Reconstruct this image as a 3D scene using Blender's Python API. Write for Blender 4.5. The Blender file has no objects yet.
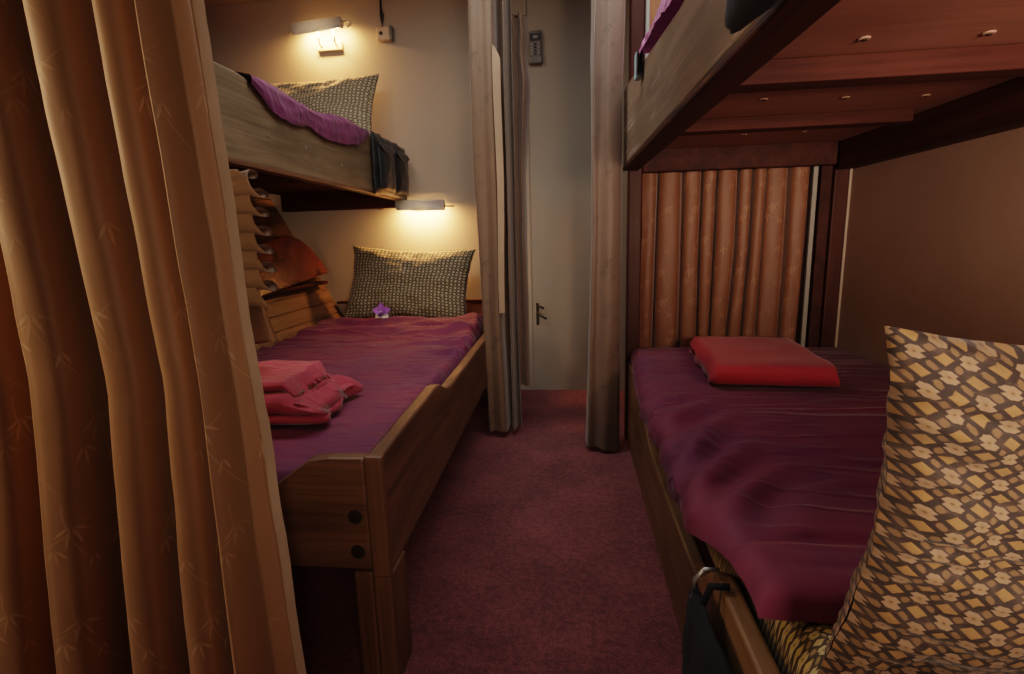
import bpy, bmesh, math, random
from mathutils import Vector, Matrix, noise
random.seed(7)
scn = bpy.context.scene
COL = scn.collection
PI = math.pi

# ------------------------------------------------------------------ shader helpers
class S:
    """A shader value: wraps a socket (or number) and builds Math nodes from operators."""
    tree = None
    def __init__(s, v): s.v = v
    def __add__(s, o): return fn('ADD', s, o)
    def __radd__(s, o): return fn('ADD', o, s)
    def __sub__(s, o): return fn('SUBTRACT', s, o)
    def __rsub__(s, o): return fn('SUBTRACT', o, s)
    def __mul__(s, o): return fn('MULTIPLY', s, o)
    def __rmul__(s, o): return fn('MULTIPLY', o, s)
    def __truediv__(s, o): return fn('DIVIDE', s, o)

def put(sock, v):
    if isinstance(v, S): v = v.v
    if hasattr(v, 'is_output'): S.tree.links.new(v, sock)
    else: sock.default_value = v

def fn(op, *a, clamp=False):
    n = S.tree.nodes.new('ShaderNodeMath'); n.operation = op; n.use_clamp = clamp
    for i, v in enumerate(a): put(n.inputs[i], v)
    return S(n.outputs[0])

def sstep(x, lo, hi):
    n = S.tree.nodes.new('ShaderNodeMapRange'); n.interpolation_type = 'SMOOTHSTEP'
    put(n.inputs['Value'], x)
    if lo < hi: n.inputs['From Min'].default_value, n.inputs['From Max'].default_value = lo, hi
    else:
        n.inputs['From Min'].default_value, n.inputs['From Max'].default_value = hi, lo
        n.inputs['To Min'].default_value, n.inputs['To Max'].default_value = 1, 0
    return S(n.outputs[0])

def mixc(f, a, b):
    n = S.tree.nodes.new('ShaderNodeMix'); n.data_type = 'RGBA'
    put(n.inputs[0], f); put(n.inputs[6], c4(a)); put(n.inputs[7], c4(b))
    return S(n.outputs[2])

def c4(c):
    if isinstance(c, S) or hasattr(c, 'is_output'): return c
    return (*c, 1) if len(c) == 3 else c

def coord(kind='Object', scale=(1, 1, 1), rot=(0, 0, 0), loc=(0, 0, 0)):
    t = S.tree.nodes.new('ShaderNodeTexCoord'); m = S.tree.nodes.new('ShaderNodeMapping')
    S.tree.links.new(t.outputs[kind], m.inputs[0])
    m.inputs['Scale'].default_value = scale; m.inputs['Rotation'].default_value = rot; m.inputs['Location'].default_value = loc
    return m.outputs[0]

def tex_noise(vec, scale, detail=3, rough=.55, dist=0):
    n = S.tree.nodes.new('ShaderNodeTexNoise'); S.tree.links.new(vec, n.inputs['Vector'])
    n.inputs['Scale'].default_value = scale; n.inputs['Detail'].default_value = detail
    n.inputs['Roughness'].default_value = rough; n.inputs['Distortion'].default_value = dist
    return S(n.outputs[0])

def sep(vec):
    n = S.tree.nodes.new('ShaderNodeSeparateXYZ'); S.tree.links.new(vec, n.inputs[0])
    return S(n.outputs[0]), S(n.outputs[1]), S(n.outputs[2])

def begin(name):
    m = bpy.data.materials.new(name); m.use_nodes = True
    S.tree = m.node_tree
    return m, m.node_tree.nodes['Principled BSDF']

def bump(bsdf, h, strength=.3, dist=.01):
    n = S.tree.nodes.new('ShaderNodeBump'); put(n.inputs['Height'], h)
    n.inputs['Strength'].default_value = strength; n.inputs['Distance'].default_value = dist
    S.tree.links.new(n.outputs[0], bsdf.inputs['Normal'])

def plain(name, c, rough=.6, metal=0, emit=0, ec=None):
    m, b = begin(name)
    v = tex_noise(coord(), 40, 2)
    put(b.inputs['Base Color'], mixc(v, [x * .85 for x in c], [min(1, x * 1.15) for x in c]))
    b.inputs['Roughness'].default_value = rough; b.inputs['Metallic'].default_value = metal
    if emit:
        b.inputs['Emission Color'].default_value = c4(ec or c); b.inputs['Emission Strength'].default_value = emit
    return m

def wood(name, dark, light, axis='y', rough=.45, streak=0.0, streak_c=(.5, .45, .38), sc=1.0, spec=.4):
    m, b = begin(name)
    k = {'x': (.6, 9, 9), 'y': (9, .6, 9), 'z': (9, 9, .6)}[axis]
    k2 = {'x': (3, 120, 120), 'y': (120, 3, 120), 'z': (120, 120, 3)}[axis]
    big = tex_noise(coord(scale=k), 1.2 * sc, 4, .6, 1.2)
    fine = tex_noise(coord(scale=k2), 1.0, 3, .6)
    blot = tex_noise(coord(), 3.5, 3, .6)
    f = fn('ADD', big * .55, fine * .3 + blot * .25 - .06)
    c = mixc(sstep(f, .3, .72), dark, light)
    if streak:
        s = tex_noise(coord(scale={'x': (3, 60, 60), 'y': (60, 3, 60), 'z': (60, 60, 3)}[axis], rot=(.9, 0, 0)), 1.0, 5, .7)
        c = mixc(sstep(s, .52, .75) * sstep(blot, .4, .65) * streak, c, streak_c)
    put(b.inputs['Base Color'], c)
    put(b.inputs['Roughness'], blot * .25 + (rough - .1))
    b.inputs['Specular IOR Level'].default_value = spec
    bump(b, fine, .18, .002)
    return m

def fabric(name, c, c2=None, rough=.85, weave=700, sheen=.25, wr=.25, crease=0.0, cs=1.0):
    m, b = begin(name)
    n = tex_noise(coord(), 5, 4)
    w = tex_noise(coord(), weave, 2)
    c2 = c2 or [x * .7 for x in c]
    put(b.inputs['Base Color'], mixc(sstep(n, .35, .65), c2, c))
    b.inputs['Roughness'].default_value = rough
    b.inputs['Sheen Weight'].default_value = sheen; b.inputs['Sheen Roughness'].default_value = .4
    if crease:
        a1 = tex_noise(coord(scale=(1.3 * cs, 8 * cs, 5 * cs), rot=(0, 0, .25)), 1.0, 2, .5, .3)
        a2 = tex_noise(coord(scale=(2.0 * cs, 6.5 * cs, 5 * cs), rot=(0, 0, -.55)), 1.3, 2, .5, .4)
        msk = tex_noise(coord(), 2.6 * cs, 2)
        r1 = 1.0 - sstep(fn('ABSOLUTE', a1 - .5), 0.0, .09)
        r2 = 1.0 - sstep(fn('ABSOLUTE', a2 - .5), 0.0, .08)
        h = a1 * .9 + r1 * sstep(msk, .45, .65) * .45 + r2 * sstep(msk, .58, .42) * .4
        bump(b, w * .012 + h, min(1, crease), .02)
    else:
        bump(b, w * .4 + n * wr, .3, .004)
    return m

def leaf(px, py, ang, L, w):
    ca, sa = math.cos(ang), math.sin(ang)
    t = px * ca + py * sa
    s = fn('ABSOLUTE', py * ca - px * sa)
    env = fn('SINE', fn('MULTIPLY', t, PI / L, clamp=False)) * w
    inside = sstep(env - s, 0, w * .5)
    gate = sstep(t, 0, L * .04) * sstep(t, L, L * .96)
    return inside * gate

def bamboo(name, c, c2, pc, fac=.5, cell=(.13, .17), rough=.55, sheen=.3):
    """Curtain satin with faint bamboo sprigs; UVs are metres along and down the cloth."""
    m, b = begin(name)
    u, v, _ = sep(coord('UV'))
    row = fn('FLOOR', v / cell[1])
    uu = u / cell[0] + row * .37
    colid = fn('FLOOR', uu)
    wn = S.tree.nodes.new('ShaderNodeTexWhiteNoise'); wn.noise_dimensions = '2D'
    cb = S.tree.nodes.new('ShaderNodeCombineXYZ'); put(cb.inputs[0], colid); put(cb.inputs[1], row)
    S.tree.links.new(cb.outputs[0], wn.inputs['Vector'])
    r = S(wn.outputs['Value'])
    x = (uu - colid - .5 + (r - .5) * .3) * cell[0]
    y = (v / cell[1] - row - .62) * cell[1]
    mask = S(0.0)
    tot = None
    x1 = x + (r - .5) * .02
    for ox, oy, ang, L in ((0, .03, -1.75, .048), (0, .03, -1.2, .040), (.002, .03, -2.35, .036), (.002, .03, -.55, .030),
                           (-.022, -.012, -1.45, .042), (-.022, -.012, -2.0, .034), (-.022, -.012, -.8, .026), (.026, -.03, -1.9, .030), (.026, -.03, -1.1, .026)):
        q = leaf(x1 - ox, y - oy, ang, L, .0030)
        tot = q if tot is None else fn('MAXIMUM', tot, q)
    bend = y * y * 3.0
    cane = sstep(fn('ABSOLUTE', x1 * .94 + y * .34 - bend - .002), .0018, .0006)
    twig = sstep(fn('ABSOLUTE', x1 * .62 - y * .78 + .012), .0013, .0005) * sstep(fn('ABSOLUTE', x1), .04, .03)
    tot = fn('MAXIMUM', tot, fn('MAXIMUM', cane * .55, twig * .7))
    fade = tex_noise(coord('UV'), 7, 2)
    tot = tot * sstep(fade, .32, .62)
    n = tex_noise(coord('UV'), 6, 3)
    w = tex_noise(coord('UV', scale=(1, .25, 1)), 900, 2)
    base = mixc(n, c2, c)
    put(b.inputs['Base Color'], mixc(tot * fac, base, pc))
    b.inputs['Roughness'].default_value = rough
    b.inputs['Sheen Weight'].default_value = sheen
    bump(b, w * .5 + tot * .2, .2, .002)
    return m

def brocade(name, dark, mid, gold, cream, pitch=.028):
    """Woven cushion pattern: rows of round flowers alternating with outlined diamonds. UVs in metres."""
    m, b = begin(name)
    u, v, _ = sep(coord('UV'))
    nx = tex_noise(coord('UV'), 60, 2)
    p = (u + v) / (pitch * 2) ; q = (u - v) / (pitch * 2)
    wob = tex_noise(coord('UV'), 14, 2) * .12
    u2 = u / pitch + wob; v2 = v / (pitch * .78) + wob * .6
    def frac(a): return fn('FRACT', a + 100.0) - .5
    # flowers on one sublattice, diamonds on the other (checker by rows)
    par = fn('FLOOR', v2 + 100.0)
    off = fn('MODULO', par, 2.0) * .5
    fx = frac(u2 * .5 + off); fx = fx * 2.0
    fy = frac(v2)
    gx = frac(u2 * .5 + off + .5) * 2.0
    r = fn('SQRT', fx * fx + fy * fy)
    ang = fn('ARCTAN2', fy, fx)
    pet = r + fn('COSINE', ang * 8.0) * .018
    d = fn('ABSOLUTE', gx) * .95 + fn('ABSOLUTE', fy) * 1.0
    base = mixc(sstep(nx, .35, .65), dark, mid)
    # small ground sprigs
    rr = fn('SQRT', fn('MULTIPLY', fn('ABSOLUTE', fx) - .5, fn('ABSOLUTE', fx) - .5) + fn('MULTIPLY', fn('ABSOLUTE', fy) - .42, fn('ABSOLUTE', fy) - .42))
    c = mixc(sstep(rr, .2, .13) * .85, base, [(a + z) / 2 for a, z in zip(gold, mid)])
    c = mixc(sstep(pet, .53, .47), c, dark)
    c = mixc(sstep(pet, .42, .36), c, cream)
    c = mixc(sstep(pet, .2, .15) * .6, c, gold)
    c = mixc(sstep(pet, .09, .05), c, mid)
    c = mixc(sstep(d, .80, .70), c, dark)
    c = mixc(sstep(d, .42, .34), c, gold)
    c = mixc(sstep(nx, .45, .75) * .35, c, mid)
    put(b.inputs['Base Color'], c)
    b.inputs['Roughness'].default_value = .7
    b.inputs['Sheen Weight'].default_value = .2
    w = tex_noise(coord('UV'), 1200, 2)
    bump(b, w * .6 + sstep(d, .34, .27) * .3 + sstep(pet, .44, .38) * .3, .35, .002)
    return m

def carpet_mat():
    m, b = begin('burgundy carpet')
    a = tex_noise(coord(), 260, 3, .7); n = tex_noise(coord(), 4.5, 5, .7); k = tex_noise(coord(), 60, 4, .7)
    c = mixc(sstep(a * .45 + k * .3 + n * .25, .36, .66), (.045, .013, .017), (.40, .125, .135))
    sp = tex_noise(coord(), 120, 1)
    c = mixc(sstep(sp, .79, .82) * .35, c, (.45, .35, .32))
    put(b.inputs['Base Color'], c); b.inputs['Roughness'].default_value = 1
    b.inputs['Sheen Weight'].default_value = .35; b.inputs['Sheen Tint'].default_value = (.8, .4, .45, 1)
    bump(b, a + k * .6, .9, .012)
    return m

def wall_mat(name, c, tint, weave=(260, 260, 260)):
    m, b = begin(name)
    n = tex_noise(coord(), 2.2, 4); w = tex_noise(coord(scale=(1, 1, .25)), 420, 2); w2 = tex_noise(coord(scale=(.25, 1, 1)), 420, 2)
    k = tex_noise(coord(), 30, 4, .7)
    cc = mixc(sstep(n, .35, .7), c, tint)
    cc = mixc((w + w2) * .22, cc, [x * .55 for x in c])
    cc = mixc(sstep(k, .66, .75) * .15, cc, (.12, .07, .04))
    put(b.inputs['Base Color'], cc); b.inputs['Roughness'].default_value = .75
    bump(b, w + w2, .25, .002)
    return m

# ------------------------------------------------------------------ mesh helpers
def lift(o): return o.location.copy()

def link(name, bm, mat, parent=None, smooth=False, uv=None):
    me = bpy.data.meshes.new(name)
    bmesh.ops.recalc_face_normals(bm, faces=bm.faces[:])
    if parent is not None:
        base = Vector((0, 0, 0)); p = parent
        while p is not None: base += p.location; p = p.parent
        bmesh.ops.translate(bm, verts=bm.verts[:], vec=-base)
    bm.to_mesh(me); bm.free()
    if smooth:
        for f in me.polygons: f.use_smooth = True
    o = bpy.data.objects.new(name, me); COL.objects.link(o)
    me.materials.append(mat)
    if parent is not None: o.parent = parent
    return o

def tag(o, label, cat, group=None):
    o['label'] = label; o['category'] = cat
    if group: o['group'] = group
    return o

def thing(name, loc, label, cat, group=None):
    o = bpy.data.objects.new(name, None); COL.objects.link(o); o.location = loc
    o.empty_display_size = .05
    return tag(o, label, cat, group)

def struct(name, bm, mat, smooth=False):
    o = link(name, bm, mat, None, smooth); o['kind'] = 'structure'; return o

def box(x0, x1, y0, y1, z0, z1, bev=0.0, seg=2, bm=None):
    t = bmesh.new()
    bmesh.ops.create_cube(t, size=1)
    for v in t.verts:
        v.co = Vector(((x0 + x1) / 2 + v.co.x * (x1 - x0), (y0 + y1) / 2 + v.co.y * (y1 - y0), (z0 + z1) / 2 + v.co.z * (z1 - z0)))
    if bev: bmesh.ops.bevel(t, geom=t.edges[:], offset=bev, segments=seg, affect='EDGES', profile=.5)
    return join(bm, t)

def join(bm, t):
    if bm is None: return t
    me = bpy.data.meshes.new('tmp'); t.to_mesh(me); t.free(); bm.from_mesh(me); bpy.data.meshes.remove(me)
    return bm

def prism(pts, axis, a, b, bev=0.0, seg=2, bm=None, shear=None):
    """Extrude a 2-D outline. axis 'x': pts are (y,z); 'y': pts are (x,z); 'z': pts are (x,y)."""
    t = bmesh.new()
    def P(p, h):
        return {'x': (h, p[0], p[1]), 'y': (p[0], h, p[1]), 'z': (p[0], p[1], h)}[axis]
    A = [t.verts.new(P(p, a)) for p in pts]; B = [t.verts.new(P(p, b)) for p in pts]
    n = len(pts)
    t.faces.new(A); t.faces.new(B[::-1])
    for i in range(n): t.faces.new((A[i], B[i], B[(i + 1) % n], A[(i + 1) % n]))
    bmesh.ops.recalc_face_normals(t, faces=t.faces[:])
    if bev:
        es = [e for e in t.edges if len(e.link_faces) == 2 and e.calc_face_angle(0) > .5]
        bmesh.ops.bevel(t, geom=es, offset=bev, segments=seg, affect='EDGES', profile=.5, clamp_overlap=True)
    if shear:
        for v in t.verts: v.co = Vector(shear(v.co))
    return join(bm, t)

def arc(cx, cy, r, a0, a1, n=8):
    return [(cx + r * math.cos(a0 + (a1 - a0) * i / n), cy + r * math.sin(a0 + (a1 - a0) * i / n)) for i in range(n + 1)]

def sheet(nu, nv, f, uvf=None, bm=None):
    t = bmesh.new(); uvl = t.loops.layers.uv.new('UVMap')
    V = [[t.verts.new(f(i / nu, j / nv)) for j in range(nv + 1)] for i in range(nu + 1)]
    for i in range(nu):
        for j in range(nv):
            fc = t.faces.new((V[i][j], V[i + 1][j], V[i + 1][j + 1], V[i][j + 1]))
            if uvf:
                for lp, (a, c) in zip(fc.loops, ((i, j), (i + 1, j), (i + 1, j + 1), (i, j + 1))):
                    lp[uvl].uv = uvf(a / nu, c / nv)
    return join(bm, t)

def tube(path, r, n=10, bm=None, caps=True):
    t = bmesh.new(); path = [Vector(p) for p in path]; rings = []
    for i, p in enumerate(path):
        d = (path[min(i + 1, len(path) - 1)] - path[max(i - 1, 0)]).normalized()
        a = d.cross(Vector((0, 0, 1)));
        if a.length < .05: a = d.cross(Vector((1, 0, 0)))
        a.normalize(); c = d.cross(a)
        rr = r[i] if isinstance(r, (list, tuple)) else r
        rings.append([t.verts.new(p + (a * math.cos(2 * PI * k / n) + c * math.sin(2 * PI * k / n)) * rr) for k in range(n)])
    for A, B in zip(rings, rings[1:]):
        for k in range(n): t.faces.new((A[k], A[(k + 1) % n], B[(k + 1) % n], B[k]))
    if caps: t.faces.new(rings[0][::-1]); t.faces.new(rings[-1])
    return join(bm, t)

def catmull(P, n):
    out = []
    for i in range(len(P) - 1):
        p0 = P[max(i - 1, 0)]; p1 = P[i]; p2 = P[i + 1]; p3 = P[min(i + 2, len(P) - 1)]
        for k in range(n):
            t = k / n
            out.append(tuple(.5 * ((2 * b) + (-a + c) * t + (2 * a - 5 * b + 4 * c - d) * t * t + (-a + 3 * b - 3 * c + d) * t ** 3)
                             for a, b, c, d in zip(p0, p1, p2, p3)))
    out.append(tuple(P[-1])); return out

def fbm(x, y, z=0, o=4):
    return noise.fractal(Vector((x, y, z)), 1.0, 2.0, o)

def curtain(rows, nsub=8, nz=60, wob=.006, seed=0, u0=0.0, hem=0.0):
    """rows: list of (z, [(x,y),...]) plan-view control points from top to bottom."""
    dense = [(z, catmull(P, nsub)) for z, P in rows]
    n = len(dense[0][1]) - 1
    acc = [0]
    for a, b in zip(dense[0][1], dense[0][1][1:]): acc.append(acc[-1] + math.hypot(b[0] - a[0], b[1] - a[1]))
    ztop, zbot = dense[0][0], dense[-1][0]
    def pos(u, v):
        i = min(int(round(u * n)), n); z = ztop + (zbot - ztop) * v
        for (za, A), (zb, B) in zip(dense, dense[1:]):
            if z >= zb - 1e-9:
                t = (za - z) / (za - zb); break
        t2 = t
        x = A[i][0] + (B[i][0] - A[i][0]) * t2; y = A[i][1] + (B[i][1] - A[i][1]) * t2
        k = fbm(acc[i] * 6 + seed, z * 1.6, seed) * wob + fbm(acc[i] * 18 + seed, z * 6, seed + 3) * wob * .35
        zz = z + (fbm(acc[i] * 7, 3 + seed, 1) * hem * v ** 8)
        return (x + k * .6, y + k, zz)
    def uvf(u, v):
        i = min(int(round(u * n)), n); return (u0 + acc[i], ztop + (zbot - ztop) * v)
    return sheet(n, nz, pos, uvf)

def pillow(c, U, V, w, h, t, seed=0, n=44, ear=.035, wr=.010, sag=.0, flange=0.0):
    """Stuffed cushion centred at c; U and V are unit vectors along width and height."""
    c, U, V = Vector(c), Vector(U).normalized(), Vector(V).normalized(); N = U.cross(V).normalized()
    t_ = bmesh.new(); uvl = t_.loops.layers.uv.new('UVMap')
    def pt(a, b, side):
        ia, ib = 1 - abs(a) ** 2.4, 1 - abs(b) ** 2.4
        th = t * .5 * max(ia * ib, 0) ** .48
        x = a * w / 2 * (1 - ear * (1 - b * b)); y = b * h / 2 * (1 - ear * 1.6 * (1 - a * a))
        y -= sag * (1 - a * a) * (b > 0) * b
        e = max(abs(a), abs(b))
        wv = fbm(a * 3 + seed, b * 3, seed * 1.7 + side) * wr * min(1, (1 - e) * 6 + .12)
        edge = math.exp(-((1 - abs(a)) / .16) ** 2)
        wv += edge * math.sin(b * 34 + fbm(b * 4, seed) * 5) * wr * .45 * min(1, (1 - e) * 9)
        edge2 = math.exp(-((1 - abs(b)) / .16) ** 2)
        wv += edge2 * math.sin(a * 40 + fbm(a * 4, seed + 9) * 5) * wr * .3 * min(1, (1 - e) * 9)
        x += fbm(b * 2.5, seed, a) * .006; y += fbm(a * 2.5, seed + 5, b) * .006
        return c + U * x + V * y + N * (side * (th + wv))
    for side in (1, -1):
        G = [[t_.verts.new(pt(-1 + 2 * i / n, -1 + 2 * j / n, side)) for j in range(n + 1)] for i in range(n + 1)]
        for i in range(n):
            for j in range(n):
                q = [(i, j), (i + 1, j), (i + 1, j + 1), (i, j + 1)]
                if side < 0: q = q[::-1]
                f = t_.faces.new([G[a][b] for a, b in q])
                for lp, (a, b) in zip(f.loops, q): lp[uvl].uv = (a / n * w, b / n * h)
    bmesh.ops.remove_doubles(t_, verts=t_.verts[:], dist=.0006)
    return t_

def folded(layers, length, width, th, seed=0, gap=.002, taper=0.0, wob=.006, nl=26, rot=0, at=(0, 0, 0), tilt=0.0, lump=.6, ends=0.0):
    """A cloth folded to and fro: a serpentine outline (profile in depth/height) swept along its length."""
    r = (th + gap) / 2; cen = []
    for k in range(layers):
        z = th / 2 + k * (th + gap); a, b = (-width / 2 + r, width / 2 - r)
        shr = taper * k
        xs = [a + shr + (b - a - 2 * shr) * i / 12 for i in range(13)]
        if k % 2: xs = xs[::-1]
        cen += [(x, z) for x in xs]
        if k < layers - 1:
            e = xs[-1]; s = 1 if k % 2 == 0 else -1
            cen += [(e + s * r * math.sin(PI * i / 7), z + r - r * math.cos(PI * i / 7)) for i in range(1, 7)]
    cen = [Vector((a, b)) for a, b in cen]
    L, R = [], []
    for i, p in enumerate(cen):
        d = (cen[min(i + 1, len(cen) - 1)] - cen[max(i - 1, 0)]).normalized(); nn = Vector((-d.y, d.x))
        L.append(p + nn * th / 2); R.append(p - nn * th / 2)
    d0 = (cen[0] - cen[1]).normalized(); d1 = (cen[-1] - cen[-2]).normalized()
    outline = L + [cen[-1] + d1 * th * .5] + R[::-1] + [cen[0] + d0 * th * .5]
    m = len(outline); t = bmesh.new(); rings = []
    rnd = random.Random(seed); eo = [rnd.uniform(-1, 1) * ends for _ in range(layers + 1)]
    ca, sa = math.cos(rot), math.sin(rot)
    for s in range(nl + 1):
        u = s / nl; x = (u - .5) * length; ring = []
        pull = min(u, 1 - u)
        for (yy, zz) in outline:
            k = zz / (layers * th)
            endr = (1 - min(1, pull / .035)) ** 2
            kk = min(k * layers - .5, layers - 1.001); ki = max(0, int(kk)); kf = max(0, kk - ki)
            kf = kf * kf * (3 - 2 * kf)
            X = x * (1 - .05 * k) + (eo[ki] * (1 - kf) + eo[ki + 1] * kf) * (max(0, u - .5) * 2 if ends else 0) + fbm(yy * 9, zz * 14, seed + u * 2) * wob * 2 * (1 if u < .5 else 1.6)
            Y = yy * (1 - .10 * endr) + fbm(X * 7, zz * 20, seed + 4) * wob
            Z = zz * (1 - .10 * endr) * (1 - .25 * endr * k) + fbm(X * 6, yy * 7, seed + 9) * wob * lump * min(1, zz / th)
            Z *= 1 + tilt * u
            ring.append(t.verts.new((at[0] + X * ca - Y * sa, at[1] + X * sa + Y * ca, at[2] + max(Z, 0.0005))))
        rings.append(ring)
    for A, B in zip(rings, rings[1:]):
        for k in range(m): t.faces.new((A[k], A[(k + 1) % m], B[(k + 1) % m], B[k]))
    for rg in (rings[0][::-1], rings[-1]):
        f = t.faces.new(rg); bmesh.ops.triangulate(t, faces=[f])
    return t

def slab(P, f_th, nu=30, nv=30):
    """Closed soft slab: P(u,v)->(point, normal); f_th(u,v) half thickness."""
    t = bmesh.new(); G = []
    for side in (1, -1):
        g = []
        for i in range(nu + 1):
            row = []
            for j in range(nv + 1):
                p, n = P(i / nu, j / nv); row.append(t.verts.new(Vector(p) + Vector(n) * side * f_th(i / nu, j / nv)))
            g.append(row)
        for i in range(nu):
            for j in range(nv):
                q = (g[i][j], g[i + 1][j], g[i + 1][j + 1], g[i][j + 1]); t.faces.new(q if side > 0 else q[::-1])
        G.append(g)
    bd = [(i, 0) for i in range(nu)] + [(nu, j) for j in range(nv)] + [(i, nv) for i in range(nu, 0, -1)] + [(0, j) for j in range(nv, 0, -1)]
    for (a, b), (c, d) in zip(bd, bd[1:] + bd[:1]):
        t.faces.new((G[0][a][b], G[1][a][b], G[1][c][d], G[0][c][d]))
    return t

def disc(c, nrm, r, th, n=14, bm=None):
    c, nrm = Vector(c), Vector(nrm).normalized()
    return tube([c, c + nrm * th * .8, c + nrm * th], [r, r, r * .75], n, bm)

# ------------------------------------------------------------------ materials
M = {}
M['carpet'] = carpet_mat()
M['wall'] = wall_mat('cream wall cloth', (.50, .42, .335), (.46, .425, .36))
M['wall_r'] = wall_mat('tan wall cloth', (.44, .30, .22), (.38, .26, .19))
M['ceil'] = wall_mat('ceiling paint', (.5, .42, .32), (.45, .4, .3))
M['oak'] = wood('oiled brown wood', (.070, .032, .018), (.19, .095, .052), 'y')
M['oak_lit'] = wood('oiled brown wood side lit', (.12, .065, .034), (.30, .18, .095), 'y')  # oak lightened: light from the aisle side is put into the colour
M['oak_x'] = wood('oiled brown wood across', (.075, .034, .018), (.20, .10, .052), 'x')
M['oak_z'] = wood('oiled brown wood upright', (.08, .036, .018), (.20, .10, .052), 'z')
M['grey_oak'] = wood('weathered rail wood', (.10, .07, .042), (.27, .20, .12), 'y', .5, .3, (.30, .26, .2))
M['worn'] = wood('scuffed rail wood', (.12, .085, .06), (.28, .205, .14), 'y', .5, .9, (.58, .52, .47))
M['red'] = wood('dark red varnished wood', (.035, .010, .008), (.085, .028, .019), 'x', .65, spec=.15)
M['red_y'] = wood('dark red varnished wood long', (.032, .010, .008), (.085, .028, .02), 'y', .6, spec=.2)
M['red_z'] = wood('dark red varnished wood upright', (.04, .012, .009), (.10, .033, .022), 'z', .5, spec=.25)
M['ply'] = wood('reddish plywood', (.20, .085, .062), (.34, .16, .115), 'x', .55, sc=.6)
M['lacq'] = wood('red lacquered wood', (.075, .018, .012), (.15, .038, .026), 'y', .25, .3, (.5, .22, .14))
M['hull'] = wood('varnished hull planks', (.085, .045, .026), (.22, .125, .07), 'y', .4)
M['purple'] = fabric('burgundy bed cotton', (.150, .017, .056), (.115, .017, .064), .75, 500, .12, .3, .5)  # the two hues imitate cool aisle light against warm lamplight
M['purple_up'] = fabric('plum bed cotton', (.135, .018, .085), (.095, .014, .06), .7, 500, .12, .3, .6)
M['pink'] = fabric('mauve bed cotton', (.55, .20, .42), (.42, .13, .32), .75, 500, .15, .3, .6)
M['towel_l'] = fabric('rose terry cotton', (.34, .045, .075), (.27, .035, .06), .95, 260, .18, .5, .35, 2.2)
M['towel_r'] = fabric('red terry cotton', (.40, .030, .045), (.33, .026, .05), .95, 260, .15, .5)
M['gold'] = bamboo('lamp tinted bamboo satin', (.40, .222, .108), (.33, .18, .085), (.70, .48, .30), .48)  # tan cloth with the orange of warm lamplight mixed into its colour
M['tan'] = bamboo('tan bamboo satin', (.155, .098, .060), (.13, .082, .05), (.045, .026, .016), .7)
M['greyt'] = bamboo('grey tan bamboo satin', (.165, .11, .08), (.14, .092, .068), (.05, .03, .022), .7)
M['darkt'] = bamboo('brown bamboo satin', (.17, .105, .07), (.14, .085, .055), (.09, .05, .035), .5)
M['rust'] = bamboo('rust bamboo satin', (.21, .085, .038), (.17, .066, .029), (.42, .22, .115), .55, (.09, .13))
M['cream'] = fabric('cream curtain lining', (.50, .37, .26), (.42, .31, .21), .8, 500, .2, .2)
M['bluewhite'] = fabric('pale blue white lining', (.42, .46, .43), (.35, .38, .35), .8, 500, .2, .2)
M['ruffle'] = fabric('beige gathered voile', (.30, .2, .135), (.24, .155, .10), .8, 500, .2, .2)
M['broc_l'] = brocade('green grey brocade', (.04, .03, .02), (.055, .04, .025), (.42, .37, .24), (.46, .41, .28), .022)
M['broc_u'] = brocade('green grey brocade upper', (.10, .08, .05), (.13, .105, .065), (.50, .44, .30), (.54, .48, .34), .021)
M['broc_r'] = brocade('brown gold brocade', (.034, .020, .016), (.15, .09, .057), (.33, .185, .068), (.34, .22, .135), .0195)
M['broc_s'] = brocade('olive gold brocade', (.05, .032, .022), (.16, .10, .06), (.48, .37, .13), (.52, .44, .22), .0165)
M['black'] = fabric('black nylon', (.016, .016, .02), (.010, .010, .013), .55, 400, .1, .4)
M['navy'] = fabric('navy fleece', (.007, .011, .022), (.003, .005, .011), .95, 90, .0, .8)
M['steel'] = plain('brushed metal', (.42, .42, .44), .35, .8)
M['shade'] = plain('grey enamel', (.34, .37, .46), .4, .1)
M['plate'] = plain('cream plastic', (.62, .52, .40), .5)
M['bulb'] = plain('lit tube', (1, .8, .5), .5, 0, 9, (1, .66, .28))
M['greyp'] = plain('grey plastic', (.20, .19, .18), .5)
M['blackp'] = plain('black plastic', (.015, .015, .018), .35)
M['btn'] = plain('pale grey rubber', (.34, .34, .34), .6)
M['dark'] = plain('dark iron', (.02, .017, .015), .5)
M['pale'] = plain('pale painted edge', (.42, .34, .27), .6)
M['palew'] = plain('grey white painted strip', (.30, .29, .26), .6)
M['petal'] = plain('violet petal', (.36, .14, .55), .6)
M['petalw'] = plain('white petal', (.80, .74, .74), .6)
M['petald'] = plain('dark purple lip', (.10, .02, .16), .6)
M['orange'] = wood('orange brown panel', (.20, .085, .03), (.38, .18, .07), 'z', .5)
M['bluetag'] = plain('pale blue tag', (.40, .58, .66), .6)
M['screw'] = plain('bronze screw', (.05, .03, .02), .4, .6)
M['hole'] = plain('pale plug rim', (.50, .32, .24), .6)

# ------------------------------------------------------------------ the setting
YB = 3.04      # back wall
CEIL = 2.25
struct('floor', box(-2.6, 1.25, -1.2, YB + .06, -.06, 0), M['carpet'])
struct('wall_back', box(-2.7, 1.25, YB, YB + .06, 0, CEIL), M['wall'])
struct('wall_right', box(1.10, 1.16, -1.2, YB, 0, CEIL), M['wall_r'])
struct('ceiling', box(-2.7, 1.25, -1.2, YB + .06, CEIL, CEIL + .05), M['ceil'])

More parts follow.
